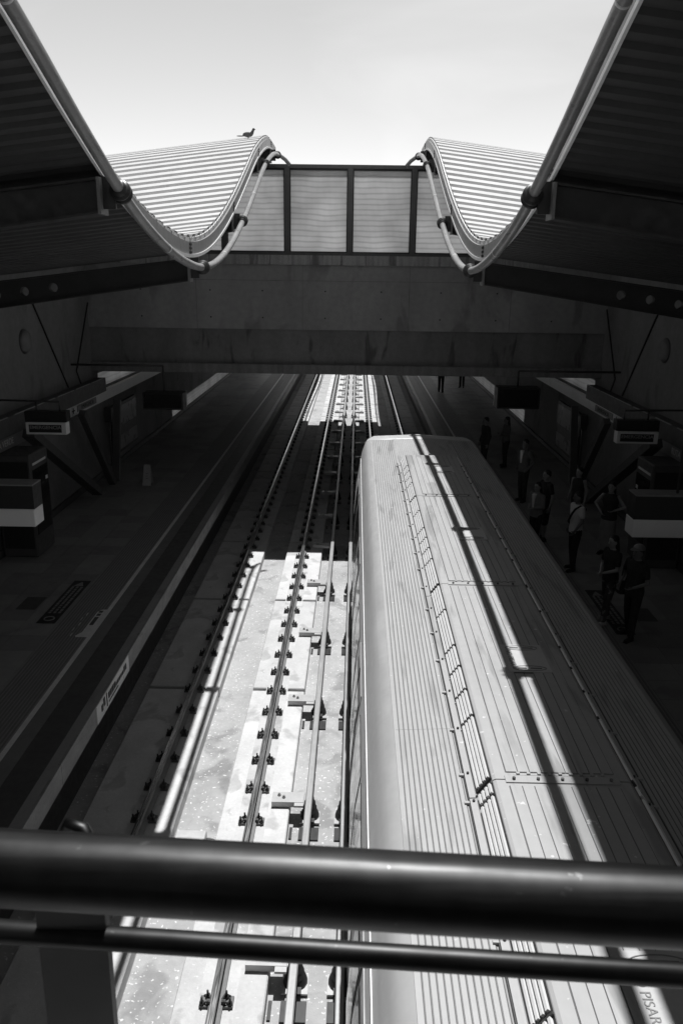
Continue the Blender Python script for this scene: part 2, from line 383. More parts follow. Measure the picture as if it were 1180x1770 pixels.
# ------------------------------------------------------------------ canopy profile
PR = [(-1.5, 10.15), (-.5, 10.25), (1, 10.15), (2.5, 9.87), (4, 9.42), (5.8, 8.76), (7, 8.27), (8.3, 7.80), (9.5, 7.51), (10.7, 7.33), (12, 7.26), (13.4, 7.38), (14.9, 7.7), (16.6, 8.22), (18.4, 8.87), (20.1, 9.5), (21.6, 9.93), (22.9, 10.18), (24.0, 10.25), (25.2, 10.2)]
def zc(y):
    if y > 24.3: y = 24.3-abs((y-24.3-24.2) % 48.4-24.2) if y > 43 else 24.3
    y = max(-1.4, min(25, y))
    for i in range(len(PR)-1):
        if PR[i][0] <= y <= PR[i+1][0]: break
    def sl(k):
        k0 = max(0, k-1); k1 = min(len(PR)-1, k+1); return (PR[k1][1]-PR[k0][1])/(PR[k1][0]-PR[k0][0])
    a, b = PR[i], PR[i+1]; h = b[0]-a[0]; t = (y-a[0])/h
    return (2*t**3-3*t*t+1)*a[1]+(t**3-2*t*t+t)*h*sl(i)+(-2*t**3+3*t*t)*b[1]+(t**3-t*t)*h*sl(i+1)
SLOPE = .125
DC = 2.06; DP = 1.895
def trap(t):                                # trapezoid wave 0..1
    t = t % 1.0
    return 0 if t < .38 else (t-.38)/.12 if t < .5 else 1 if t < .88 else 1-(t-.88)/.12
def canopy(s, y0, y1, lab, beams, holes=True, pipe=True):
    r = thing('canopy_roof', lab, 'canopy', (sx(s, DC), y0, zc(y0)))
    X1 = 8.2-.0
    def surf(y_list, off, d0, d1, nd=6):
        vs = []; n = nd+1
        for y, c in y_list:
            for k in range(n):
                d = d0+(d1-d0)*k/nd; vs.append((sx(s, d), y, zc(y)+off+c-SLOPE*(d-DC)))
        fs = [(i*n+k, i*n+k+1, (i+1)*n+k+1, (i+1)*n+k) for i in range(len(y_list)-1) for k in range(nd)]
        return vs, fs
    yl = []; p = .41
    y = y0
    while y < y1:
        for q, c in ((0, 0), (.40, 0), (.47, 1), (.95, 1)):
            yl.append((y+q*p, c*.105))
        y += p
    m = MB()
    v, fcs = surf(yl, .345, DC+.06, X1); nv = len(v); v2, f2 = surf(yl, .335, DC+.06, X1)
    m.add(v, [t[::-1] for t in fcs] if s > 0 else fcs); m.add(v2, f2 if s > 0 else [t[::-1] for t in f2])
    m.build('corrugated_sheet', 'sheet', r)
    yl = []; p = .15; y = y0
    while y < y1:
        for q, c in ((0, 0), (.35, 0), (.5, 1), (.85, 1)): yl.append((y+q*p, c*.035))
        y += p
    m = MB(); v, fcs = surf(yl, .20, DC+.03, X1); v2, f2 = surf(yl, .215, DC+.03, X1)
    m.add(v, fcs); m.add(v2, f2); m.build('ceiling_liner', 'liner', r)
    # fascia, sheet trim, lip
    ys = fill_line(y0, y1+.01, .25)
    def strip(da, db, za, zb, name, mt, yy=ys):
        rings = []
        for y in yy:
            z = zc(y); a, b = sx(s, da), sx(s, db)
            rings.append([(a, y, z+za), (b, y, z+za), (b, y, z+zb), (a, y, z+zb)])
        MB().loft(rings).build(name, mt, r)
    strip(DC, DC+.03, .175, .345, 'fascia', 'fascia')
    strip(DC-.014, DC+.012, .13, .175, 'fascia_lip', 'lip')
    m = MB(); y = y0
    while y < y1-.2:                        # toothed end trim of the sheets
        z = zc(y+.09); z2 = zc(y+.1+.1)
        a, b = sorted((sx(s, DC+.035), sx(s, DC+.055)))
        m.add([(a, y+.02, zc(y)+.325), (b, y+.02, zc(y)+.325), (b, y+.15, z2+.325), (a, y+.15, z2+.325), (a, y+.02, zc(y)+.405), (b, y+.02, zc(y)+.405), (b, y+.15, z2+.405), (a, y+.15, z2+.405)],
              [(3, 2, 1, 0), (4, 5, 6, 7), (0, 1, 5, 4), (1, 2, 6, 5), (2, 3, 7, 6), (3, 0, 4, 7)]); y += .2
    m.build('end_trim', 'sheet', r)
    # fascia splices
    for y in beams[1::1]:
        if y+.1 < y1:
            b = MB()
            for dz in (.20, .255, .31):
                for dy in (-.045, .045): b.box(sx(s, DC-.012), sx(s, DC), y+dy-.02, y+dy+.02, zc(y+dy)+dz-.015, zc(y+dy)+dz+.015)
            b.box(sx(s, DC-.006), sx(s, DC), y-.006, y+.006, zc(y)+.18, zc(y)+.34)
            b.build('splice_bolts', 'bolt', r)
    # beams with round holes
    for y in beams:
        zt = lambda d: zc(y)+.10-.125*(d-DC); zb = lambda d: zc(y)-.17-.15*(d-DC)
        m = MB(); th = .05
        hol = [4.04, 4.46, 4.87, 5.29, 5.7] if holes else []
        def seg(da, db):
            a = [(sx(s, da), y-th, zb(da)), (sx(s, db), y-th, zb(db)), (sx(s, db), y-th, zt(db)), (sx(s, da), y-th, zt(da))]
            b = [(p[0], y+th, p[2]) for p in a]
            m.add(a+b, [(0, 1, 2, 3), (7, 6, 5, 4), (0, 4, 5, 1), (3, 2, 6, 7)] if s > 0 else [(3, 2, 1, 0), (4, 5, 6, 7), (1, 5, 4, 0), (7, 6, 2, 3)])
        def hole(dc, w2, rad):
            a0, a1 = dc-w2, dc+w2; zm = (zt(dc)+zb(dc))/2; n = 24
            for yy, fl in ((y-th, 0), (y+th, 1)):
                outer = []; inner = []
                for k in range(n):
                    t = 2*math.pi*k/n; cx, cz = math.cos(t), math.sin(t)
                    inner.append((sx(s, dc+rad*cx), yy, zm+rad*cz))
                    q = 1/max(abs(cx), abs(cz)); dd = dc+w2*cx*q; hz = cz*q
                    outer.append((sx(s, dd), yy, (zt(dd)+zb(dd))/2+hz*(zt(dd)-zb(dd))/2))
                m.add(inner+outer, [(k, (k+1) % n, n+(k+1) % n, n+k) for k in range(n)])
            i1 = [(sx(s, dc+rad*math.cos(2*math.pi*k/n)), y-th, zm+rad*math.sin(2*math.pi*k/n)) for k in range(n)]
            m.loft([i1, [(p[0], y+th, p[2]) for p in i1]], caps=False)
        d = DC+.03
        for h in hol: seg(d, h-.15); hole(h, .15, .065); d = h+.15
        seg(d, 8.2)
        # flanges
        for zf, sg in ((zt, 1), (zb, -1)):
            a, b = DC+.03, 8.2
            vs = [(sx(s, q), yy, zf(q)+sg*e) for q in (a, b) for yy in (y-.12, y+.12) for e in (0, .02)]
            m.add(vs, [(0, 1, 3, 2), (4, 6, 7, 5), (0, 4, 5, 1), (2, 3, 7, 6), (0, 2, 6, 4), (1, 5, 7, 3)])
        bm_ = m.build('support_beam', 'steel_dark', r)
        e = MB(); e.box(sx(s, DC-.0), sx(s, DC+.028), y-.12, y+.12, zb(DC)-.03, zt(DC)+.02); e.build('end_plate', 'fascia', bm_)
        if pipe:
            e = MB(); 
            for yy in (y-.02,): e.box(sx(s, DP+.05), sx(s, DC), yy-.015, yy+.03, zc(y)-.15, zc(y)+.13)
            sl_ = (zc(y+.1)-zc(y-.1))/.2; dv = Vector((0, 1, sl_)).normalized(); c = Vector((sx(s, DP), y, zc(y)))
            for k in (-.05, .02): e.cyl(c+dv*k, c+dv*(k+.022), .098, 20)
            e.cyl(c-dv*.11, c+dv*.10, .072, 16)
            e.build('pipe_collar', 'steel_dark', r)
    if pipe:
        pts = [(sx(s, DP), y, zc(y)) for y in fill_line(y0, min(y1, 23.3) if y0 < 20 else y1, .3)]
        if y0 < 20: pts += [(sx(s, DP-.02), 23.5, zc(23.5)), (sx(s, DP-.08), 23.8, zc(23.8)-.02), (sx(s, DP-.19), 23.9, zc(23.8)-.09), (sx(s, DP-.3), 23.9, zc(23.8)-.22)]
        MB().tube(pts, .051, 16).build('edge_pipe', 'pipe', r)
        g = MB()
        for y in fill_line(y0+1.9, y1-.5, 4.15):
            c = Vector((sx(s, DP), y, zc(y))); dv = Vector((0, 1, (zc(y+.1)-zc(y-.1))/.2)).normalized(); g.cyl(c-dv*.012, c+dv*.012, .0535, 16)
        g.build('pipe_weld', 'lip', r)
    return r
BM = [0, 3.85, 8, 12, 16.35, 20.6, 23.6]
canopy(-1, -.4, 25.0, 'wavy corrugated canopy over the left platform, near side of the concrete bridge, with a pigeon on its crest', BM)
canopy(1, -.4, 25.0, 'wavy corrugated canopy over the right platform and train, near side of the concrete bridge', BM)
canopy(-1, 43.6, 67.4, 'left canopy beyond the concrete bridge, unseen above the far sunlit tracks', [44.2, 48.3, 52.3, 56.5, 60.6, 64.7], False, True)
canopy(1, 43.6, 67.4, 'right canopy beyond the concrete bridge, above the far right platform', [44.2, 48.3, 52.3, 56.5, 60.6, 64.7], False, True)

# ------------------------------------------------------------------ bridge ahead
br = thing('concrete_bridge', 'dark concrete bridge spanning the tracks, topped with a row of translucent panels', 'bridge', (X0, 24, 4.35))
XL, XR = -7.8, 7.2
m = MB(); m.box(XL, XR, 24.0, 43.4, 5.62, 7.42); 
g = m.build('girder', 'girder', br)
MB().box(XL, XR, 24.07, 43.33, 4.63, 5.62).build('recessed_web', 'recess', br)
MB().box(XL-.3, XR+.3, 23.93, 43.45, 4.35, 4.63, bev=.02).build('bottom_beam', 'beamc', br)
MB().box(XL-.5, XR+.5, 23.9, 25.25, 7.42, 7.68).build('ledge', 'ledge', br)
m = MB(); 
for x in (-4.6, -1.55, 1.5, 4.4): m.box(x-.006, x+.006, 23.996, 24.0, 5.62, 7.42)
m.box(XL, XR, 23.996, 24.0, 6.98, 6.99); m.build('shutter_joints', 'recess', br)
for x in (-6.2, -4.2, -2.7, -.9, .7, 2.4, 4.0, 5.6):
    for z in (5.95, 6.7): MB().cyl((x, 23.997, z), (x, 24.0, z), .022, 10).build('tie_hole', 'black', br)
px = [-7.57, -5.74, -3.90, -2.06, -.235, 1.60, 3.43, 5.26, 7.09]
m = MB(); m.box(XL-.5, XR+.5, 24.97, 25.15, 10.08, 10.18); m.box(XL-.5, XR+.5, 24.99, 25.13, 7.66, 7.78); m.build('top_rail', 'frame', br)
for i, x in enumerate(px):
    MB().box(x-.075, x+.075, 24.98, 25.14, 7.78, 10.08).build('mullion', 'frame', br)
    if i < len(px)-1:
        f = MB(); a, b = x+.075, px[i+1]-.075
        f.box(a, a+.025, 25.02, 25.10, 7.78, 10.08); f.box(b-.025, b, 25.02, 25.10, 7.78, 10.08); f.box(a+.025, b-.025, 25.02, 25.10, 10.03, 10.08); f.box(a+.025, b-.025, 25.02, 25.10, 7.78, 7.81)
        fr = f.build('panel_frame', 'black', br)
        MB().box(a+.025, b-.025, 25.055, 25.065, 7.81, 10.03).build('translucent_panel', 'panel', fr)
MB().box(XL-.5, XR+.5, 30.5, 41.5, 10.3, 10.5).build('roof_slab', 'girder', br)
m = MB()
for x in (-6.5, -2.5, 2, 6):
    for y in (31, 41): m.cyl((x, y, 7.4), (x, y, 10.3), .12, 12)
m.build('roof_post', 'frame', br)

# ------------------------------------------------------------------ our own bridge: deck, roof, handrail
nb = thing('footbridge_deck', 'concrete footbridge the view is taken from, mostly behind the handrail', 'footbridge', (X0, 0, 5.2))
MB().box(-8, 7.4, -19, .55, 4.9, 5.6).build('deck', 'girder', nb)
MB().box(-8, 7.4, -19, 1.5, 10.45, 10.65).build('roof', 'girder', nb)  # unseen roof, its reach shaped for the light on the handrail
MB().box(-8, 7.4, -6.2, -6.0, 5.6, 10.3).build('unseen_back_wall', 'wall', nb)  # unseen wall, added to give the handrail something dark to reflect
hr = thing('handrail', 'polished steel handrail tube with a slimmer rail below, crossing the bottom of the view', 'handrail', (0, .55, 5.6))
def hx(x, y, z, k=-.049): return (x, y+k*x, z)
MB().tube([hx(-3, .534, 6.731), hx(-1, .534, 6.731), hx(0, .534, 6.731), hx(1, .534, 6.731), hx(3, .534, 6.731)], .030, 40).build('top_rail', 'hand', hr)
MB().tube([hx(-3, .63, 6.57), hx(0, .63, 6.57), hx(3, .63, 6.57)], .0115, 28).build('lower_rail', 'hand', hr)
for x in (-1.9, -.268, 1.36, 2.9):
    p = MB().box(x-.034, x+.034, .64, .652, 5.2, 6.62).build('post', 'steel_dark', hr)
b = MB(); b.tube([(-.262, .615, 6.66), (-.260, .617, 6.70), (-.250, .615, 6.722), (-.236, .61, 6.722), (-.22, .60, 6.70)], [.005, .006, .006, .006, .005], 12)
b.build('bracket', 'hand', hr)

# ------------------------------------------------------------------ side walls
def wall(s, lab):
    r = thing('side_wall', lab, 'wall', (sx(s, 7.47), 0, ZP))
    a, b = sx(s, 7.47), sx(s, 8.0)
    for (y0, y1) in ((-1, 43.5), (43.5, 68)):
        ys = fill_line(y0, y1+.1, .5)
        if y0 < 0:
            up = MB(); rings = []
            for y in ys:
                yy = y if y < 24.2 else 24.2
                zt = min(10.2, zc(yy)+.26-SLOPE*(7.47-DC)) if y < 24.2 else 10.2  # unseen wall top closed up to the canopy to keep sky light out
                rings.append([(a, y, ZP), (b, y, ZP), (b, y, zt), (a, y, zt)])
            # lower part omitted where the clerestory band opens beyond the bridge face
            near = [q for q in rings if q[0][1] <= 24.6]; up.loft(near).build('wall_panel', 'wall', r)
            m = MB(); m.box(a, b, 24.5, 34.2, ZP, 3.72); m.box(a, b, 24.5, 68, 4.22, 10.2); m.box(a, b, 34.2, 68, 1.75, 3.72); m.build('lower_wall', 'wall', r)
            MB().box(sx(s, 7.6), sx(s, 7.64), 24.5, 68, 3.72, 4.22).build('clerestory_panel', 'panel', r)
            MB().box(sx(s, 7.55), sx(s, 7.59), 34.2, 68, ZP, 1.75).build('base_lit_patch', 'panel', r)  # added translucent strip standing in for a lit patch at the wall foot
    MB().box(sx(s, 7.40), sx(s, 7.47), -1, 68, ZP, ZP+.14).build('skirting', 'plat_dark', r)
    m = MB()
    for (p, q) in (((7.45, 19.9, 6.4), (7.45, 21.85, 4.15)), ((7.45, 24.0, 6.3), (7.45, 22.6, 4.5)), ((7.45, 22.6, 4.5), (7.45, 23.05, 3.9)), ((7.45, 15.5, 5.2), (7.45, 17.2, 4.15)), ((7.45, 15.5, 5.2), (7.45, 14.0, 6.6))):
        m.obox((sx(s, p[0]), p[1], p[2]), (sx(s, q[0]), q[1], q[2]), .035, .03)
    m.build('panel_joint', 'black', r)
    return r
wall(-1, 'left concrete side wall with fine diagonal joints behind the left platform')
wall(1, 'right concrete side wall with fine diagonal joints behind the waiting people')
# lamps on walls
for s, lab in ((-1, 'round wall fitting on the left concrete wall below the canopy beam'), (1, 'round wall fitting on the right concrete wall below the canopy beam')):
    r = thing('wall_fitting', lab, 'wall fitting', (sx(s, 7.47), 19.2, 5.58), 'round wall fittings')
    c = Vector((sx(s, 7.47), 19.2, 5.58))
    MB().tube([c, c-Vector((s*.05, 0, 0)), c-Vector((s*.10, 0, 0)), c-Vector((s*.13, 0, 0))], [.26, .26, .22, .1], 24).build('dome', 'wall', r)
    MB().cyl(c-Vector((s*.0, 0, 0)), c-Vector((s*.02, 0, 0)), .29, 24).build('ring', 'plat_dark', r)
# diagonal struts (V shapes)
def strut(s, y0, z0, y1, z1, lab, w_=.22):
    o = MB(); o.obox((sx(s, 6.95), y0, z0), (sx(s, 6.85), y1, z1), w_, .2)
    o.obox((sx(s, 6.95), y0, z0-.02), (sx(s, 6.95), y0+.001, z0+.0), .3, .3) if False else None
    q = o.build('diagonal_strut', 'plat_dark', origin=(sx(s, 6.9), y1, z1)); tag(q, lab, 'strut', 'V-shaped wall struts'); return q
for s, nm in ((-1, 'left'), (1, 'right')):
    strut(s, 21.3, 3.55, 23.3, ZP, f'slim diagonal strut below the {nm} sign band, leaning towards the bridge', .18)
    strut(s, 17.7, 3.7, 21.8, ZP+.15, f'thick dark diagonal strut beyond the kiosk under the {nm} EMERGENCIA sign', .28)
    strut(s, 24.6, 3.4, 23.6, ZP, f'short dark strut at the near end of the {nm} poster', .2)
# service duct + sign band on each side
def rotm(s):  # text facing inward on side wall
    return (R(90), 0, R(90) if s < 0 else R(-90))
for s, nm in ((-1, 'left'), (1, 'right')):
    r = thing('sign_band', f'long pale sign band under a dark duct along the {nm} platform wall', 'sign band', (sx(s, 7.25), 0, 3.4), 'sign bands')
    xf = sx(s, 7.28); xb = sx(s, 7.45)
    m = MB()
    for y in fill_line(2, 60, 3.9): m.box(xf, xb, y+.01, y+3.89, 3.41, 3.70)
    m.build('band_face', 'white', r)
    m = MB(); m.box(sx(s, 7.18), xb, -1, 24.3, 3.72, 4.12); m.build('duct', 'plat_dark', r)
    m = MB()
    for y in fill_line(0, 24, 1.35): m.box(sx(s, 7.165), sx(s, 7.2), y+.02, y+1.33-.35*random.random(), 4.12, 4.135)
    m.build('duct_edge', 'arm', r)
    m = MB(); m.box(sx(s, 7.262), xf, 21.9, 23.55, 3.47, 3.64); m.build('line_panel', 'sign_grey', r)
    text('EMERGENCIA', .15, 'black', r, (sx(s, 7.258), 22.75, 3.555), rotm(s), sx=1.2)
    m = MB(); a0, b0 = sx(s, 7.255), sx(s, 7.262); ya = 21.55
    m.box(a0, b0, ya-.12, ya+.12, 3.54, 3.57); m.box(a0, b0, ya-.02, ya+.02, 3.48, 3.63); m.build('cross_mark', 'black', r)
    m = MB(); m.box(sx(s, 7.262), xf, 14.3, 18.45, 3.42, 3.69); m.build('name_panel', 'sign_grey', r)
    t = 'RUTA VERDE'
    text(t, .2, 'text_white', r, (sx(s, 7.258), 17.0, 3.555), rotm(s), sx=1.0)
# hanging EMERGENCIA signs
for s, nm in ((-1, 'left'), (1, 'right')):
    y = 17.0; xa, xb = sx(s, 5.85), sx(s, 6.72); a, b = min(xa, xb), max(xa, xb); cx = (a+b)/2
    r = thing('hanging_sign', f'EMERGENCIA sign box hanging from a bracket on the {nm} wall', 'sign', (cx, y, 3.8), 'EMERGENCIA signs')
    MB().box(a, b, y, y+.22, 3.81, 4.07, bev=.01).build('light_box', 'white', r)
    MB().box(a-.02, b+.01, y+.03, y+.30, 4.075, 4.30, bev=.01).build('housing', 'black', r)
    f = MB().box(a+.07, b-.1, y-.004, y, 3.855, 4.02).build('sign_face', 'black', r)
    text('EMERGENCIA', .10, 'text_grey', r, (cx-.01, y-.006, 3.96), (R(90), 0, 0), sx=1.13, bold=.002)
    text('Intercomunicador', .035, 'text_grey', r, (cx-.17, y-.006, 3.885), (R(90), 0, 0)) if False else None
    m = MB(); x1, x2 = sx(s, 6.0), sx(s, 7.45)
    m.tube([(x1, y+.12, 4.3), (x1, y+.12, 4.5), (x2, y+.12, 4.52)], .022, 8); m.tube([(sx(s, 6.5), y+.12, 4.3), (sx(s, 6.5), y+.12, 4.5)], .02, 8)
    m.box(*sorted((sx(s, 7.38), sx(s, 7.47))), y+.0, y+.24, 4.42, 4.62)
    m.build('bracket', 'steel_dark', r)
    # large near sign boxes
    y = 11.3; xa, xb = sx(s, 4.36), sx(s, 6.6); a, b = min(xa, xb), max(xa, xb)
    r = thing('hanging_sign', f'large blank white and black hanging box at the {nm} edge of the view', 'sign', ((a+b)/2, y, 3.5), 'large hanging boxes')
    MB().box(a, b, y, y+.34, 3.56, 3.83, bev=.012).build('light_box', 'white', r)
    MB().box(a, b, y+.01, y+.33, 3.83, 4.18).build('housing', 'black', r)
    m = MB(); m.box(a, b, y, y+.34, 4.18, 4.2); m.build('top_edge', 'sign_grey', r)
    m = MB(); 
    for d in (5.0, 6.2): m.tube([(sx(s, d), y+.15, 4.2), (sx(s, d), y+.15, 6.5)], .02, 8)
    m.build('hanger', 'steel_dark', r)
# hanging screens under the bridge
for s, nm, da, db, z0, z1 in ((-1, 'left', 4.4, 5.5, 3.55, 4.02), (1, 'right', 4.15, 5.3, 3.72, 4.3)):
    y = 22.0; a, b = sorted((sx(s, da), sx(s, db)))
    r = thing('hanging_screen', f'dark train-time display hanging under the bridge over the {nm} platform', 'screen', ((a+b)/2, y, z0), 'train-time displays')
    MB().box(a, b, y, y+.5, z0, z1, bev=.02).build('case', 'black', r)
    MB().box(a+.04, b-.04, y-.01, y, z0+.05, z1-.05).build('screen', 'glass', r)
    MB().box(a, b, y+.5, y+.6, z0, z1).build('rear_face', 'sign_grey', r)
    m = MB(); x1 = (a+b)/2; m.tube([(x1, y+.25, z1), (x1, y+.25, 4.72)], .025, 8); m.tube([(x1, y+.25, 4.72), (sx(s, 7.6), y+.25, 4.72)], .03, 8); m.build('bracket', 'steel_dark', r)
# posters
for s, nm in ((-1, 'left'), (1, 'right')):
    r = thing('poster_case', f'framed advertising poster on the {nm} platform wall under the bridge', 'poster', (sx(s, 7.4), 26.8, 1.4), 'framed wall posters')
    MB().box(sx(s, 7.38), sx(s, 7.47), 25.3, 28.3, 1.45, 3.05).build('frame', 'black', r)
    MB().box(sx(s, 7.37), sx(s, 7.38), 25.4, 28.2, 1.55, 2.95).build('print', 'poster', r)
    MB().box(sx(s, 7.362), sx(s, 7.37), 25.4, 28.2, 2.0, 2.3).build('dark_stripe', 'plat_dark', r)
    r = thing('wall_pipe', f'pale vertical conduit at the near end of the {nm} poster', 'conduit', (sx(s, 7.3), 24.7, ZP), 'wall conduits')
    MB().tube([(sx(s, 7.3), 24.75, 1.3), (sx(s, 7.3), 24.75, 3.1)], .03, 10).build('tube', 'sign_grey', r)
    MB().box(*sorted((sx(s, 7.2), sx(s, 7.4))), 24.65, 24.9, 2.7, 3.15, bev=.02).build('box', 'plat_dark', r)
# kiosks / vending machines
for s, nm in ((-1, 'left'), (1, 'right')):
    r = thing('vending_machine', f'tall dark vending machine against the {nm} wall, partly behind the large hanging box', 'vending machine', (sx(s, 6.9), 17.2, ZP), 'vending machines')
    a, b = sorted((sx(s, 6.6), sx(s, 7.38)))
    MB().box(a, b, 16.75, 17.75, ZP, 3.4, bev=.03).build('cabinet', 'plat_dark', r)
    MB().box(a+.06, b-.06, 16.742, 16.75, ZP+.2, 3.25).build('end_panel', 'black', r)
    f = MB().box(*sorted((sx(s, 6.592), sx(s, 6.6))), 16.83, 17.67, ZP+.5, 3.05).build('window', 'glass', r)
    MB().box(*sorted((sx(s, 6.588), sx(s, 6.598))), 16.85, 17.6, 3.15, 3.2).build('light_strip', 'white', r)
    MB().box(*sorted((sx(s, 6.585), sx(s, 6.592))), 17.5, 17.62, 2.7, 2.78).build('card_slot', 'white', r)
    r = thing('glazed_door', f'framed glass door in the {nm} wall below the large hanging box', 'door', (sx(s, 7.4), 14.6, ZP), 'glazed wall doors')
    m = MB(); xa, xb = sorted((sx(s, 7.36), sx(s, 7.46)))
    for y in (13.3, 14.5): m.box(xa, xb, y, y+.06, ZP+.02, 3.3)
    m.box(xa, xb, 13.36, 14.5, 3.24, 3.3); m.box(xa, xb, 13.36, 14.5, ZP+.02, ZP+.1); m.build('frame', 'sign_grey', r)
    MB().box(*sorted((sx(s, 7.40), sx(s, 7.42))), 13.36, 14.5, ZP+.1, 3.24).build('pane', 'glass', r)
# wet floor sign on left platform
r = thing('caution_board', 'small folding caution board standing on the left platform', 'caution board', (-6.1, 23.3, ZP))
for k, nm_ in ((-1, 'front_leaf'), (1, 'back_leaf')):
    m = MB(); y = 23.3
    m.add([(-6.24, y+k*.16, ZP), (-5.98, y+k*.16, ZP), (-6.02, y+k*.01, ZP+.6), (-6.2, y+k*.01, ZP+.6), (-6.24, y+k*.18, ZP), (-5.98, y+k*.18, ZP), (-6.02, y+k*.03, ZP+.6), (-6.2, y+k*.03, ZP+.6)],
          [(0, 1, 2, 3), (7, 6, 5, 4), (0, 4, 5, 1), (1, 5, 6, 2), (2, 6, 7, 3), (3, 7, 4, 0)]); lf = m.build(nm_, 'caution', r)
    if k < 0:
        n_ = MB(); 
        n_.add([(-6.21, y-.135, ZP+.14), (-6.01, y-.135, ZP+.14), (-6.03, y-.065, ZP+.42), (-6.19, y-.065, ZP+.42)], [(0, 1, 2, 3)]); n_.build('label_patch', 'white', r)
        n_ = MB()
        for q in (.2, .27, .34): n_.box(-6.15, -6.07, y-.145+(q-.14)*.25, y-.14+(q-.14)*.25, ZP+q-.012, ZP+q+.012)
        n_.build('mark', 'black', r)
# floor notices
for s, nm in ((-1, 'left'), (1, 'right')):
    r = thing('floor_notice', f'dark rectangular notice stuck on the {nm} platform floor', 'floor notice', (sx(s, 5.2), 14.3, ZP), 'floor notices')
    a, b = sorted((sx(s, 5.02), sx(s, 5.36)))
    MB().box(a, b, 13.3, 15.4, ZP, ZP+.004).build('backing', 'black', r)
    m = MB(); random.seed(3)
    for j in range(3):
        y = 13.75
        while y < 15.0:
            l = random.uniform(.03, .1); m.box(a+.06+j*.09, a+.105+j*.09, y, y+l, ZP+.004, ZP+.007); y += l+random.uniform(.02, .04)
    m.build('marks', 'text_grey', r)
    m = MB(); cx = (a+b)/2
    m.add([(cx-.1, 15.1, ZP+.007), (cx+.1, 15.1, ZP+.007), (cx+.02, 15.33, ZP+.007)], [(0, 1, 2)])
    m.tube([(cx+.09*math.cos(t/8*math.pi), 13.5+.09*math.sin(t/8*math.pi), ZP+.006) for t in range(17)], .012, 6); m.build('symbol', 'text_grey', r)
    r = thing('floor_hatch', f'small square cover set in the {nm} platform floor', 'floor cover', (sx(s, 5.8), 14, ZP), 'floor covers')
    MB().box(*sorted((sx(s, 5.6), sx(s, 5.97))), 13.9, 14.5, ZP, ZP+.005).build('plate', 'plat_dark', r)
    # crossing paler marks on floor
r = thing('line_pictogram', 'white train pictogram painted on the edge line of the left platform', 'pictogram', (-4.6, 13, ZP))
m = MB(); x = sx(-1, 4.262)
m.add([(x, 12.75, ZP+.008), (x, 13.95, ZP+.008), (x-.09, 13.95, ZP+.008), (x-.15, 13.85, ZP+.008), (x-.15, 13.2, ZP+.008), (x-.15, 12.95, ZP+.008), (x-.22, 12.8, ZP+.008), (x-.2, 12.75, ZP+.008)], [tuple(range(8))]); m.build('shape', 'line', r)
m = MB(); m.box(x-.12, x-.05, 13.25, 13.6, ZP+.006, ZP+.012); m.box(x-.12, x-.05, 13.66, 13.75, ZP+.006, ZP+.012); m.box(x-.12, x-.05, 13.8, 13.88, ZP+.006, ZP+.012); m.build('windows', 'plat_dark', r)
m = MB()
for k in range(5): m.box(x-.32-.03*(k % 2), x-.30-.03*(k % 2), 12.8+k*.22, 12.92+k*.22, ZP, ZP+.004)
m.build('dashes', 'line', r)
r = thing('edge_plate', 'white printed plate fixed to the left platform edge face', 'plate', (sx(-1, 3.39), 11.2, .9))
MB().box(sx(-1, 3.38), sx(-1, 3.39), 10.45, 12.15, .8, 1.085).build('plate', 'white', r)
m = MB(); xx = sx(-1, 3.376)
m.box(xx, xx+.004, 10.75, 10.83, .93, 1.06); m.box(xx, xx+.004, 10.65, 10.72, .9, 1.0); m.box(xx, xx+.004, 10.9, 10.93, .85, 1.07)
y = 11.0; random.seed(5)
while y < 11.95: l = random.uniform(.04, .09); m.box(xx, xx+.004, y, y+l, .93, .93+random.choice((.06, .06, .1))); y += l+.025
m.box(xx, xx+.004, 11.0, 11.5, .87, .89); m.build('print', 'black', r)

# ------------------------------------------------------------------ train
TX = 1.5
tr = thing('metro_train', 'silver metro train standing at the right platform, ribbed roof in sun and shade', 'train', (TX, 10, 0))
half = [(1.40, .25), (1.46, .6), (1.475, 1.1), (1.475, 2.0), (1.43, 2.6), (1.37, 3.0), (1.34, 3.2), (1.315, 3.32), (1.27, 3.45), (1.22, 3.54), (1.13, 3.59)]
def section(y, kx, dz):
    L = [(TX-x*kx, y, z-(dz if z > 3 else dz*(z/3))) for x, z in half]; Rr = [(TX+x*kx, y, z-(dz if z > 3 else dz*(z/3))) for x, z in half[::-1]]
    mid = [(TX+x*kx, y, 3.59+.055*(1-abs(x)/1.13)-dz) for x in (-.75, -.4, 0, .4, .75)]
    return L+mid+Rr
YF = 18.05
rings = [section(-60, 1, 0), section(YF, 1, 0)]
MB().loft(rings, True).build('body', 'cant', tr)
nose = [section(YF+.001, 1.001, -.002), section(YF+.12, .998, -.002), section(YF+.30, .985, .0), section(YF+.46, .955, .006), section(YF+.60, .90, .018), section(YF+.70, .82, .04), section(YF+.77, .70, .08), section(YF+.81, .56, .16), section(YF+.83, .4, .32)]
MB().loft(nose, True).build('front_end', 'front', tr)
MB().box(TX-.6, TX+.6, YF+.75, YF+.84, 1.7, 2.9, bev=.03).build('windscreen', 'glass', tr)
# gutter lip (thin bright)
for s in (-1, 1):
    MB().box(TX+s*1.33, TX+s*1.351, -20, YF-.1, 3.16, 3.185).build('rain_gutter', 'lip', tr)
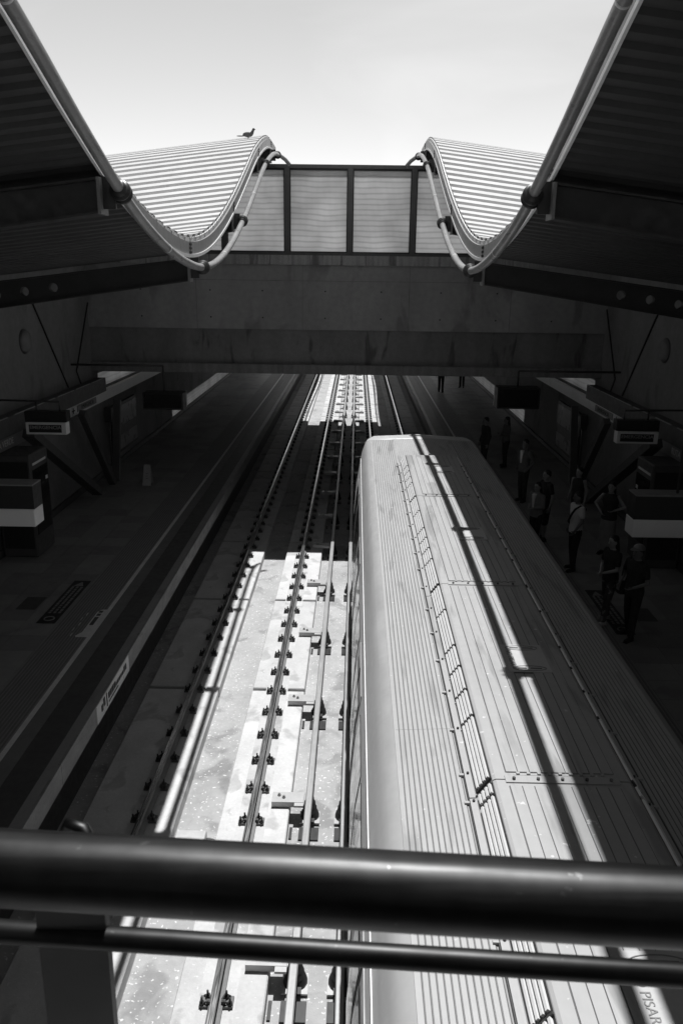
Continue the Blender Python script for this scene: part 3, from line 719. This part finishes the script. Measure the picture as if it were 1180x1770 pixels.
# ribbed roof panels : real ribs
def zroof(d): return 3.59+.055*(1-d/1.13)
for s in (-1, 1):
    m = MB()
    prof = []; d = .66; pts = []
    p = .039
    while d < 1.11:
        pts += [(d, .003), (d+.006, .003), (d+.008, .009), (d+p-.003, .009), (d+p-.001, .003)]; d += p
    top = [(TX+s*q, zroof(q)+h) for q, h in pts]; bot = [(TX+s*q, zroof(q)-.004) for q, h in pts]
    def rows(a, b, y0, y1):
        n = len(a); vs = [(x, y0, z) for x, z in a]+[(x, y1, z) for x, z in a]
        fs = [(i, i+1, n+i+1, n+i) for i in range(n-1)]; vs += [(x, y0, z) for x, z in b]+[(x, y1, z) for x, z in b]
        fs += [(0, n, 3*n, 2*n), (n-1, 2*n-1, 4*n-1, 3*n-1)]; fs += [(i, i+1, 2*n+i+1, 2*n+i) for i in range(n-1)]+[(n+i, n+i+1, 3*n+i+1, 3*n+i) for i in range(n-1)]
        return vs, fs
    for y0, y1 in ((-20, 5.9), (5.903, YF-.03)):
        v, fc = rows(top, bot, y0, y1); m.add(v, fc)
    m.build('ribbed_panel', 'roof', tr)
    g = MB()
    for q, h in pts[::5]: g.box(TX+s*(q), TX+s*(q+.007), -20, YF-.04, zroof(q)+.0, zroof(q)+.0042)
    g.build('groove_shade_strip', 'groove_shade', tr)  # dark strips painted in as the shade inside the grooves
    # seam
    MB().box(TX+s*1.118, TX+s*1.132, -20, YF-.02, 3.588, 3.600).build('roof_seam', 'roof', tr)
v_ = []; d = -.65
while d < .65: v_ += [(d, .003), (d+.006, .003), (d+.008, .009), (d+.036, .009), (d+.038, .003)]; d += .039
v_ = [(q, h) for q, h in v_ if q <= .66]
v, fc = rows([(TX+q, zroof(abs(q))+h) for q, h in v_], [(TX+q, zroof(abs(q))-.004) for q, h in v_], 15.62, YF-.03)
fr_ = MB().add(v, fc); fr_.build('front_ribbed_panel', 'roof', tr)
# central housing
HY = 15.6
hs = thing  # noqa
zt = 3.80
prof = [(-.64, 3.60), (-.64, 3.64), (-.595, 3.643), (-.58, 3.655), (-.485, zt-.01), (-.465, zt), (.465, zt), (.485, zt-.01), (.58, 3.655), (.595, 3.643), (.64, 3.64), (.64, 3.60)]
HSEG = [-7.4, -3.2, .9, 4.95, 8.7, 12.55, HY]
for a, b in zip(HSEG[:-1], HSEG[1:]):
    hsec = MB().loft([[(TX+x, a+.012, z) for x, z in prof], [(TX+x, b-.0, z) for x, z in prof]]).build('roof_housing', 'roof', tr)
    # ribs of top
    m = MB(); q = -.34
    while q < .345:
        m.box(TX+q-.039, TX+q+.039, a+.09, b-.07, zt, zt+.009); q += .085
    m.build('top_ribs', 'roof', hsec)
    g = MB(); q = -.34-.0425
    while q < .39: g.box(TX+q-.0035, TX+q+.0035, a+.09, b-.07, zt-.001, zt+.0025); q += .085
    g.build('rib_shade_strip', 'groove_shade', hsec)  # same dark strips as painted shade between the top ribs
    # strap + bolts
    m = MB(); m.box(TX-.40, TX+.40, a-.035, a+.045, zt, zt+.009)
    m.build('joint_strap', 'roof', hsec)
    for k in range(5):
        xx = TX-.34+k*.17; MB().cyl((xx, a-.0, zt+.008), (xx, a-.0, zt+.024), .012, 8).build('bolt', 'plate', hsec)
    m = MB(); m.box(TX-.33, TX+.33, a+.056, a+.074, zt+.0, zt+.004)
    for k in range(9):
        xx = TX-.30+k*.0745
        m.box(xx-.012, xx+.012, a+.055, a+.075, zt+.0, zt+.018)
    m.build('rib_end_strip', 'roof', hsec)
    # grilles on both slopes
    for s in (-1, 1):
        A = Vector((TX+s*.577, 0, 3.662)); B = Vector((TX+s*.489, 0, zt-.014)); nrm = Vector((s*.83, 0, .56))
        gm = MB(); bars = MB(); sep = MB()
        y = a+.03; ksp = [.86, .43, .43, .43, .86, .86]; i = 0
        def slab(m_, p0, p1, ya, yb, h0, h1):
            vs = [p+nrm*h+Vector((0, yy, 0)) for yy in (ya, yb) for p in (p0, p1) for h in (h0, h1)]
            m_.add(vs, [(0, 1, 3, 2), (4, 6, 7, 5), (0, 4, 5, 1), (2, 3, 7, 6), (1, 5, 7, 3), (0, 2, 6, 4)])
        slab(gm, A, B, a+.03, b-.01, .001, .004)
        while y < b-.1:
            y2 = min(y+ksp[i % 6], b-.01); i += 1
            for k in range(4):
                t0 = .08+k*.235; slab(bars, A.lerp(B, t0), A.lerp(B, t0+.12), y+.03, y2-.01, .004, .022)
            sp = MB(); slab(sp, A.lerp(B, -.03), A.lerp(B, 1.03), y-.007, y+.007, .004, .019)
            if y2-y > .25: sp.build('grille_divider', 'bolt', hsec)
            y = y2
        gg = gm.build('grille', 'black', hsec); bars.build('grille_bar', 'lip', gg) if False else bars.build('grille_bars', 'lip', hsec)
        y = a+.3
        while y < b: MB().cyl((TX+s*.615, y, 3.64), (TX+s*.615, y, 3.654), .010, 8).build('bolt', 'bolt', hsec); MB().box(TX+s*.645, TX+s*.68, y-.012, y+.012, 3.60, 3.635).build('hinge_lug', 'roof', hsec); y += .62
m = MB(); 
m.box(TX-.65, TX-.642, -20, HY, 3.60, 3.634); m.box(TX+.642, TX+.65, -20, HY, 3.60, 3.634); m.build('flange_gap', 'black', tr)
MB().tube([(1.5, 15.75, 3.64), (1.5, 15.75, 3.72), (1.5, 15.72, 3.8)], [.05, .035, .02], 10).build('antenna', 'black', tr)
for k, y0 in enumerate((2.9, 6.55, 10.3, 14.1)):
    p = MB(); ztp = zt+.016
    p.box(1.42, 1.80, y0, y0+.55, zt+.012, ztp, bev=0); pl = p.build('warning_plate', 'platew', tr)
    MB().box(1.46, 1.62, y0-.016, y0-.001, zt+.001, zt+.012).build('plate_edge', 'black', pl)
    text('NO PISAR', .075, 'sign_grey', pl, (1.475, y0+.275, ztp+.002), (0, 0, R(-90)), ext=.001)
    text('CABLES', .085, 'black', pl, (1.66, y0+.275, ztp+.002), (0, 0, R(-90)), ext=.001) if False else None
    for yy in (y0+.07, y0+.48):
        m = MB(); m.tube([(1.61+.15*math.cos(t*math.pi/12), yy+.045*math.sin(t*math.pi/12), ztp+.001) for t in range(25)], .004, 6)
        m.build('symbol_ring', 'sign_grey', pl)
        m = MB(); m.box(1.50, 1.58, yy-.01, yy+.01, ztp, ztp+.002); m.box(1.62, 1.72, yy-.006, yy+.008, ztp, ztp+.002); m.build('symbol_bar', 'black', pl)
# side windows and doors
def side_x(z):
    for (xa, za), (xb, zb_) in zip(half[:-1], half[1:]):
        if za <= z <= zb_: return xa+(xb-xa)*(z-za)/(zb_-za)
    return 1.4
def side_slab(s, y0, y1, z0, z1, h0, h1):
    zs = [z0+(z1-z0)*k/4 for k in range(5)]
    ring = lambda y: [(TX+s*(side_x(z)+h0), y, z) for z in zs]+[(TX+s*(side_x(z)+h1), y, z) for z in zs[::-1]]
    return MB().loft([ring(y0), ring(y1)])
for s in (-1, 1):
    y = 15.9; first = True
    for car in range(6):
        yd = 15.7-car*4.05
        d = side_slab(s, yd, yd+1.3, .9, 2.95, 0, .008).build('door', 'body', tr)
        for q in (.08, .70): side_slab(s, yd+q, yd+q+.52, 1.7, 2.8, .008, .014).build('door_pane', 'glass', d)
        side_slab(s, yd+.64, yd+.66, .9, 2.95, .008, .016).build('door_seal', 'black', d)
        side_slab(s, yd-2.45, yd-1.4, 1.75, 2.88, 0, .007).build('side_window', 'glass', tr); side_slab(s, yd-1.3, yd-.25, 1.75, 2.88, 0, .007).build('side_window', 'glass', tr)
    side_slab(s, -20, YF-.2, 1.2, 1.4, 0, .01).build('side_stripe', 'black', tr)
for y in (-4, 0, 12, 14.2):
    for s in (-1, 1): MB().cyl((TX+s*.68, y, .42), (TX+s*.80, y, .42), .42, 20).build('wheel', 'bolt', tr)
MB().box(TX-1.0, TX+1.0, -20, 17, .1, .7).build('underframe', 'black', tr)

# ------------------------------------------------------------------ pigeon on the left canopy crest
px_, py_ = -2.75, 21.9; pz = zc(py_)+.355+.085+.04-.05
pg = thing('pigeon', 'pigeon perched on the crest of the left corrugated canopy', 'pigeon', (px_, py_, pz-.05))

m = MB(); m.cyl((px_-.02, py_-.02, pz-.05), (px_-.02, py_-.02, pz), .008, 6); m.cyl((px_-.0, py_+.03, pz-.05), (px_-.0, py_+.03, pz), .008, 6); m.build('legs', 'bolt', pg)

# ------------------------------------------------------------------ people
def remesh(mb_, name, m, parent, vox):
    o = mb_.build(name, m, parent)
    md = o.modifiers.new('r', 'REMESH'); md.mode = 'VOXEL'; md.voxel_size = vox; md.use_smooth_shade = True
    sm = o.modifiers.new('s', 'SMOOTH'); sm.iterations = 3; sm.factor = .5
    dg = bpy.context.evaluated_depsgraph_get(); me = bpy.data.meshes.new_from_object(o.evaluated_get(dg))
    o.modifiers.clear(); old = o.data; o.data = me; bpy.data.meshes.remove(old); me.name = name
    if not me.materials: me.materials.append(MT[m])
    for p in me.polygons: p.use_smooth = True
    return o
m = MB(); m.ell((px_-.02, py_, pz+.05), (.13, .065, .06), 16, 10); m.ell((px_-.20, py_, pz+.015), (.11, .035, .014), 12, 8)
m.cap((px_+.08, py_, pz+.08), (px_+.115, py_, pz+.15), .045, .03); m.ell((px_+.125, py_, pz+.17), (.036, .03, .032), 12, 8); m.cap((px_+.15, py_, pz+.168), (px_+.18, py_, pz+.160), .009, .005, 8)
remesh(m, 'body', 'feather', pg, .008)
def person(loc, face, h, lab, top='cdark', bottom='cdark', sleeves='short', legs='long', skin='skin', hair='short', cap_=False,
           arms=None, stance=(.1, .03, -.04), turn=0, shoe='shoe', bag=None, skirt=False, shirt_v=False, width=1.0, group=None):
    k = h/1.75; Fz = R(face)
    fw = Vector((math.cos(Fz), math.sin(Fz), 0)); rt = Vector((math.sin(Fz), -math.cos(Fz), 0))
    O = Vector((loc[0], loc[1], ZP))
    r = thing('person', lab, 'person', tuple(O), group)
    def P(x, y, z): return O+(rt*x*width+fw*y)*k+Vector((0, 0, z*k))
    hd = R(turn)
    def H(x, y, z):  # head local with turn
        c, s = math.cos(hd), math.sin(hd); return P(x*c+y*s, .015+(-x*s+y*c), z)
    def ring(z, rx, ry, cy=0, n=16, f=P): return [f(rx*math.cos(2*math.pi*i/n), cy+ry*math.sin(2*math.pi*i/n), z) for i in range(n)]
    st, f1, f2 = stance
    def leg_pts(s): yo = f1 if s < 0 else f2; return P(s*.09, 0, .92), P(s*(st*.95), yo*.5+.02, .49), P(s*st, yo, .09)
    arms = arms or {}
    def arm_pts(s):
        A = arms.get(s, ((.25, -.03, 1.15), (.27, .05, .90)))
        return P(s*.18, 0, 1.42), P(s*A[0][0], A[0][1], A[0][2]), P(s*A[1][0], A[1][1], A[1][2])
    b = MB()
    b.loft([ring(.84, .13, .10), ring(.93, .165, .115), ring(1.06, .14, .10), ring(1.2, .155, .11, .005), ring(1.33, .18, .115, .005), ring(1.42, .17, .09), ring(1.47, .09, .065), ring(1.5, .055, .055)], True)
    b.cap(P(0, 0, 1.44), P(0, .015, 1.56), .058*k, .052*k)
    # head: skull, jaw, nose, ears
    b.loft([ring(1.525, .03, .035, .045, f=H), ring(1.545, .052, .062, .025, f=H), ring(1.575, .066, .083, .01, f=H), ring(1.62, .074, .094, .0, f=H), ring(1.665, .077, .099, -.004, f=H), ring(1.71, .072, .092, -.01, f=H), ring(1.74, .052, .066, -.012, f=H), ring(1.757, .02, .03, -.012, f=H)], True)
    b.cap(H(0, .088, 1.655), H(0, .108, 1.615), .010*k, .016*k, 8); b.cap(H(-.02, .082, 1.583), H(.02, .082, 1.583), .012*k, .012*k, 8)
    b.cap(H(0, .07, 1.545), H(0, .066, 1.55), .022*k, .022*k, 8)
    for s in (-1, 1): b.ell(H(s*.079, -.005, 1.63), (.014*k, .02*k, .032*k), 8, 6)
    for s in (-1, 1):
        hp, kn, an = leg_pts(s)
        b.cap(hp, kn, .082*k, .052*k); b.cap(kn, an, .055*k, .036*k); b.cap(kn+(an-kn)*.15-fw*.012*k, kn+(an-kn)*.45-fw*.012*k, .05*k, .045*k)
        sh, el, wr = arm_pts(s)
        b.cap(sh, el, .050*k, .037*k); b.cap(el, wr, .038*k, .025*k)
        d = (wr-el).normalized()
        if arms.get(('h', s)): d = (P(*arms[('h', s)])-P(0, 0, 0)).normalized()
        side = d.cross(fw if abs(d.dot(fw)) < .8 else Vector((0, 0, 1))).normalized(); nrm = d.cross(side)
        if nrm.dot(fw) < 0: nrm = -nrm
        wid = nrm                       # palm width runs fore-aft
        inn = -side if side.dot(rt*s) > 0 else side
        for t in (-.026, -.009, .009, .026): b.cap(wr+wid*t*.5*k, wr+d*.085*k+wid*t*1.05*k, .014*k, .012*k, 8)
        for t, L_ in ((.03, .068), (.010, .078), (-.010, .072), (-.029, .056)):
            p0 = wr+d*.09*k+wid*t*k; p1 = p0+(d*.8+inn*.35).normalized()*L_*.5*k; p2 = p1+(d*.5+inn*.75).normalized()*L_*.5*k
            b.cap(p0, p1, .0088*k, .0082*k, 8); b.cap(p1, p2, .0082*k, .007*k, 8)
        p0 = wr+d*.03*k+wid*.028*k; p1 = p0+(d*.6+wid*.7+inn*.3).normalized()*.042*k; p2 = p1+(d*.9+inn*.3).normalized()*.03*k
        b.cap(p0, p1, .0115*k, .0095*k, 8); b.cap(p1, p2, .0095*k, .0075*k, 8)
    remesh(b, 'body', skin, r, .0085)
    # eyes, mouth
    e = MB()
    for s in (-1, 1): e.ell(H(s*.03, .088, 1.648), (.009*k, .008*k, .006*k), 8, 6); e.cap(H(s*.018, .094, 1.668), H(s*.045, .085, 1.67), .004*k, .003*k, 6)
    e.cap(H(-.02, .094, 1.585), H(.02, .094, 1.585), .003*k, .003*k, 6)
    e.build('eyes_and_brows', 'hair', r)
    # hair
    hm = MB()
    hm.loft([ring(1.62, .079, .06, -.048, f=H), ring(1.67, .084, .098, -.014, f=H), ring(1.71, .081, .096, -.018, f=H), ring(1.75, .06, .074, -.016, f=H), ring(1.773, .02, .03, -.016, f=H)], True)
    if hair == 'long': hm.loft([ring(1.40, .07, .03, -.10, f=H), ring(1.5, .09, .05, -.075, f=H), ring(1.6, .09, .07, -.045, f=H), ring(1.7, .08, .08, -.02, f=H)], True)
    if hair == 'bun': hm.ell(H(0, -.12, 1.68), (.045*k, .045*k, .045*k))
    remesh(hm, 'hair', 'hair', r, .012)
    if cap_:
        c = MB(); c.loft([ring(1.685, .088, .106, -.01, f=H), ring(1.73, .084, .1, -.012, f=H), ring(1.765, .06, .075, -.014, f=H), ring(1.785, .02, .03, -.014, f=H)], True)
        c.loft([[H(x*.07, .08+.10*(1-x*x), 1.688+z) for x in (-1, -.6, -.2, .2, .6, 1)]+[H(x*.07, .06, 1.688+z) for x in (1, .6, .2, -.2, -.6, -1)] for z in (0, .012)])
        c.build('cap', 'sign_grey', r)
    # clothes
    c = MB(); lo = .84 if top != 'tank' else .98
    tz = .86
    c.loft([ring(tz, .178, .135), ring(.95, .182, .135), ring(1.06, .162, .122), ring(1.2, .172, .128, .005), ring(1.33, .197, .13, .005), ring(1.425, .185, .105), ring(1.475, .10, .08), ring(1.49, .075, .07)], True)
    for s in (-1, 1):
        sh, el, wr = arm_pts(s)
        if sleeves == 'short': c.cap(sh, sh.lerp(el, .62), .063*k, .058*k)
        elif sleeves == 'long': c.cap(sh, el, .063*k, .052*k); c.cap(el, el.lerp(wr, .92), .052*k, .040*k)
    remesh(c, 'top', top, r, .013)
    if shirt_v:
        v = MB(); v.add([P(-.055, .145, 1.45), P(.055, .145, 1.45), P(.012, .156, 1.12), P(-.012, .156, 1.12), P(-.055, .10, 1.47), P(.055, .10, 1.47), P(.012, .12, 1.12), P(-.012, .12, 1.12)], [(0, 1, 2, 3), (7, 6, 5, 4), (0, 4, 5, 1), (1, 5, 6, 2), (2, 6, 7, 3), (3, 7, 4, 0)]); v.build('shirt_front', 'tee', r)
    c = MB()
    c.loft([ring(.80, .16, .12), ring(.9, .176, .128), ring(1.0, .165, .122), ring(1.03, .15, .115)], True)
    if skirt:
        c.loft([ring(.14, .20, .19), ring(.45, .19, .165), ring(.8, .182, .135), ring(.95, .17, .125), ring(1.03, .15, .115)], True)
    else:
        for s in (-1, 1):
            hp, kn, an = leg_pts(s)
            c.cap(hp, kn, .098*k, .073*k)
            if legs == 'long': c.cap(kn, an+Vector((0, 0, .02*k)), .072*k, .06*k)
            elif legs == 'short': c.cap(hp, kn, .10*k, .088*k)
    remesh(c, 'skirt' if skirt else 'trousers', bottom, r, .013)
    for s in (-1, 1):
        an = leg_pts(s)[2]; c = MB(); out = (fw+rt*s*.25).normalized()
        a0 = Vector((an.x, an.y, O.z)); c.cap(a0-out*.04*k+Vector((0, 0, .045*k)), a0+out*.13*k+Vector((0, 0, .035*k)), .043*k, .036*k); c.cap(an+Vector((0, 0, .01)), a0+Vector((0, 0, .05*k)), .042*k, .045*k)
        sh_ = c.build('shoe', shoe, r)
        q = MB(); q.obox(a0-out*.075*k+Vector((0, 0, .008)), a0+out*.165*k+Vector((0, 0, .008)), .075*k, .016); q.build('sole', shoe, sh_)
    if bag == 'strap':
        m_ = MB(); pts = [P(-.15, -.10, 1.40), P(-.13, .02, 1.475), P(-.09, .12, 1.40), P(0, .148, 1.25), P(.12, .125, 1.08), P(.19, .03, .98), P(.17, -.10, 1.08), P(0, -.145, 1.25), P(-.15, -.10, 1.40)]
        m_.tube(pts, .022*k, 8); m_.build('bag_strap', 'cdark', r)
    return r, P
LFT = 180
# names: facing angle in degrees (0 = +x, 90 = away, -90 = towards camera, 180 = towards the tracks)
person((4.76, 16.6), 197, 1.74, 'person in white T-shirt with a dark strap across the chest and dark trousers', top='tee', bottom='cdark', bag='strap', skin='skin2', turn=10, stance=(.1, .06, -.06),
       arms={-1: ((.24, .02, 1.16), (.22, .16, .96)), 1: ((.25, -.05, 1.16), (.26, .0, .91))})
person((4.74, 22.1), 215, 1.76, 'person in dark jacket with a white shirt showing at the open collar', top='cmid', bottom='cdark', sleeves='long', shirt_v=True, skin='skin2', arms={-1: ((.27, -.08, 1.16), (.2, .05, .97)), 1: ((.27, -.08, 1.16), (.2, .05, .97))})
person((4.22, 18.0), 215, 1.58, 'shorter person in grey cardigan over a pale top, at the train edge', top='cgrey', bottom='cdark', sleeves='long', shirt_v=True, hair='long', arms={-1: ((.23, .02, 1.14), (.08, .19, 1.12)), 1: ((.23, .02, 1.14), (.08, .19, 1.08))})
person((4.55, 18.6), 200, 1.72, 'person in black T-shirt and knee-length shorts beside the person in the grey cardigan', top='cdark', bottom='cdark', legs='short', skin='skin')
person((5.78, 17.65), 235, 1.70, 'person in dark sleeveless top and long pale skirt with one hand on the hip', top='cdark', bottom='cgrey', sleeves='none', skirt=True, skin='skin', hair='long',
       arms={-1: ((.33, -.02, 1.2), (.14, .13, 1.12)), 1: ((.36, -.06, 1.2), (.17, .10, 1.04))})
person((4.68, 13.85), 200, 1.66, 'person in patterned trousers and pale sneakers beside the floor notice', top='cdark', bottom='cpat', shoe='shoew', hair='long', skin='skin', arms={-1: ((.22, .04, 1.14), (.05, .2, 1.05)), 1: ((.22, .04, 1.14), (.05, .2, 1.02))}, stance=(.12, .16, -.1))
R7, P7 = person((4.9, 13.2), 205, 1.70, 'person in grey cap carrying a dark shoulder bag, closest to the camera', top='cdark', bottom='cdark', cap_='pale', skin='skin2', stance=(.12, .1, -.1), width=1.12,
       arms={-1: ((.26, .0, 1.14), (.14, .19, 1.04)), 1: ((.27, -.02, 1.16), (.22, .12, .98))})
person((5.5, 19.3), 215, 1.64, 'person in dark clothes with bare shoulders behind the white T-shirt', top='cdark', bottom='cdark', sleeves='none', hair='bun', skin='skin')
person((4.25, 26.0), 200, 1.70, 'dark silhouette standing just beyond the nose of the train', top='cdark', bottom='cdark', sleeves='long', skin='skin2')
person((5.0, 26.4), 190, 1.66, 'person with folded arms standing by the wall beyond the jacket wearer', top='cmid', bottom='cdark', sleeves='long', hair='long', skin='skin2', arms={-1: ((.23, .03, 1.16), (.0, .19, 1.15)), 1: ((.23, .03, 1.16), (.0, .2, 1.1))})
person((4.62, 44.0), 80, 1.74, 'distant person with only the legs visible under the bridge, nearer the platform edge', bottom='cdark', sleeves='long', skin='skin2', stance=(.1, .15, -.15))
person((6.0, 46.0), 250, 1.7, 'distant person half hidden by the bridge beside the right wall', bottom='cdark', sleeves='long', skin='skin2')
# shoulder bag and its strap, carried by the person in the cap
bagt = thing('shoulder_bag', 'dark shoulder bag with a pale edge hanging beside the person in the cap', 'bag', tuple(P7(.27, -.02, .80)))
m = MB(); m.ell(tuple(P7(.26, -.0, .86)), (.14, .09, .13), 16, 10); m.build('pouch', 'cdark', bagt)
MB().tube([P7(.30, .1, .80), P7(.33, .02, .76), P7(.30, -.12, .80)], .016, 8).build('trim', 'sign_grey', bagt)
MB().tube([P7(.28, .05, .92), P7(.22, .06, 1.3), P7(.15, 0, 1.49), P7(.20, -.08, 1.3), P7(.28, -.06, .92)], .012, 8).build('strap', 'cdark', bagt)
for o in SC.objects:
    if '_o' in o: del o['_o']
    if 'side' in o: del o['side']
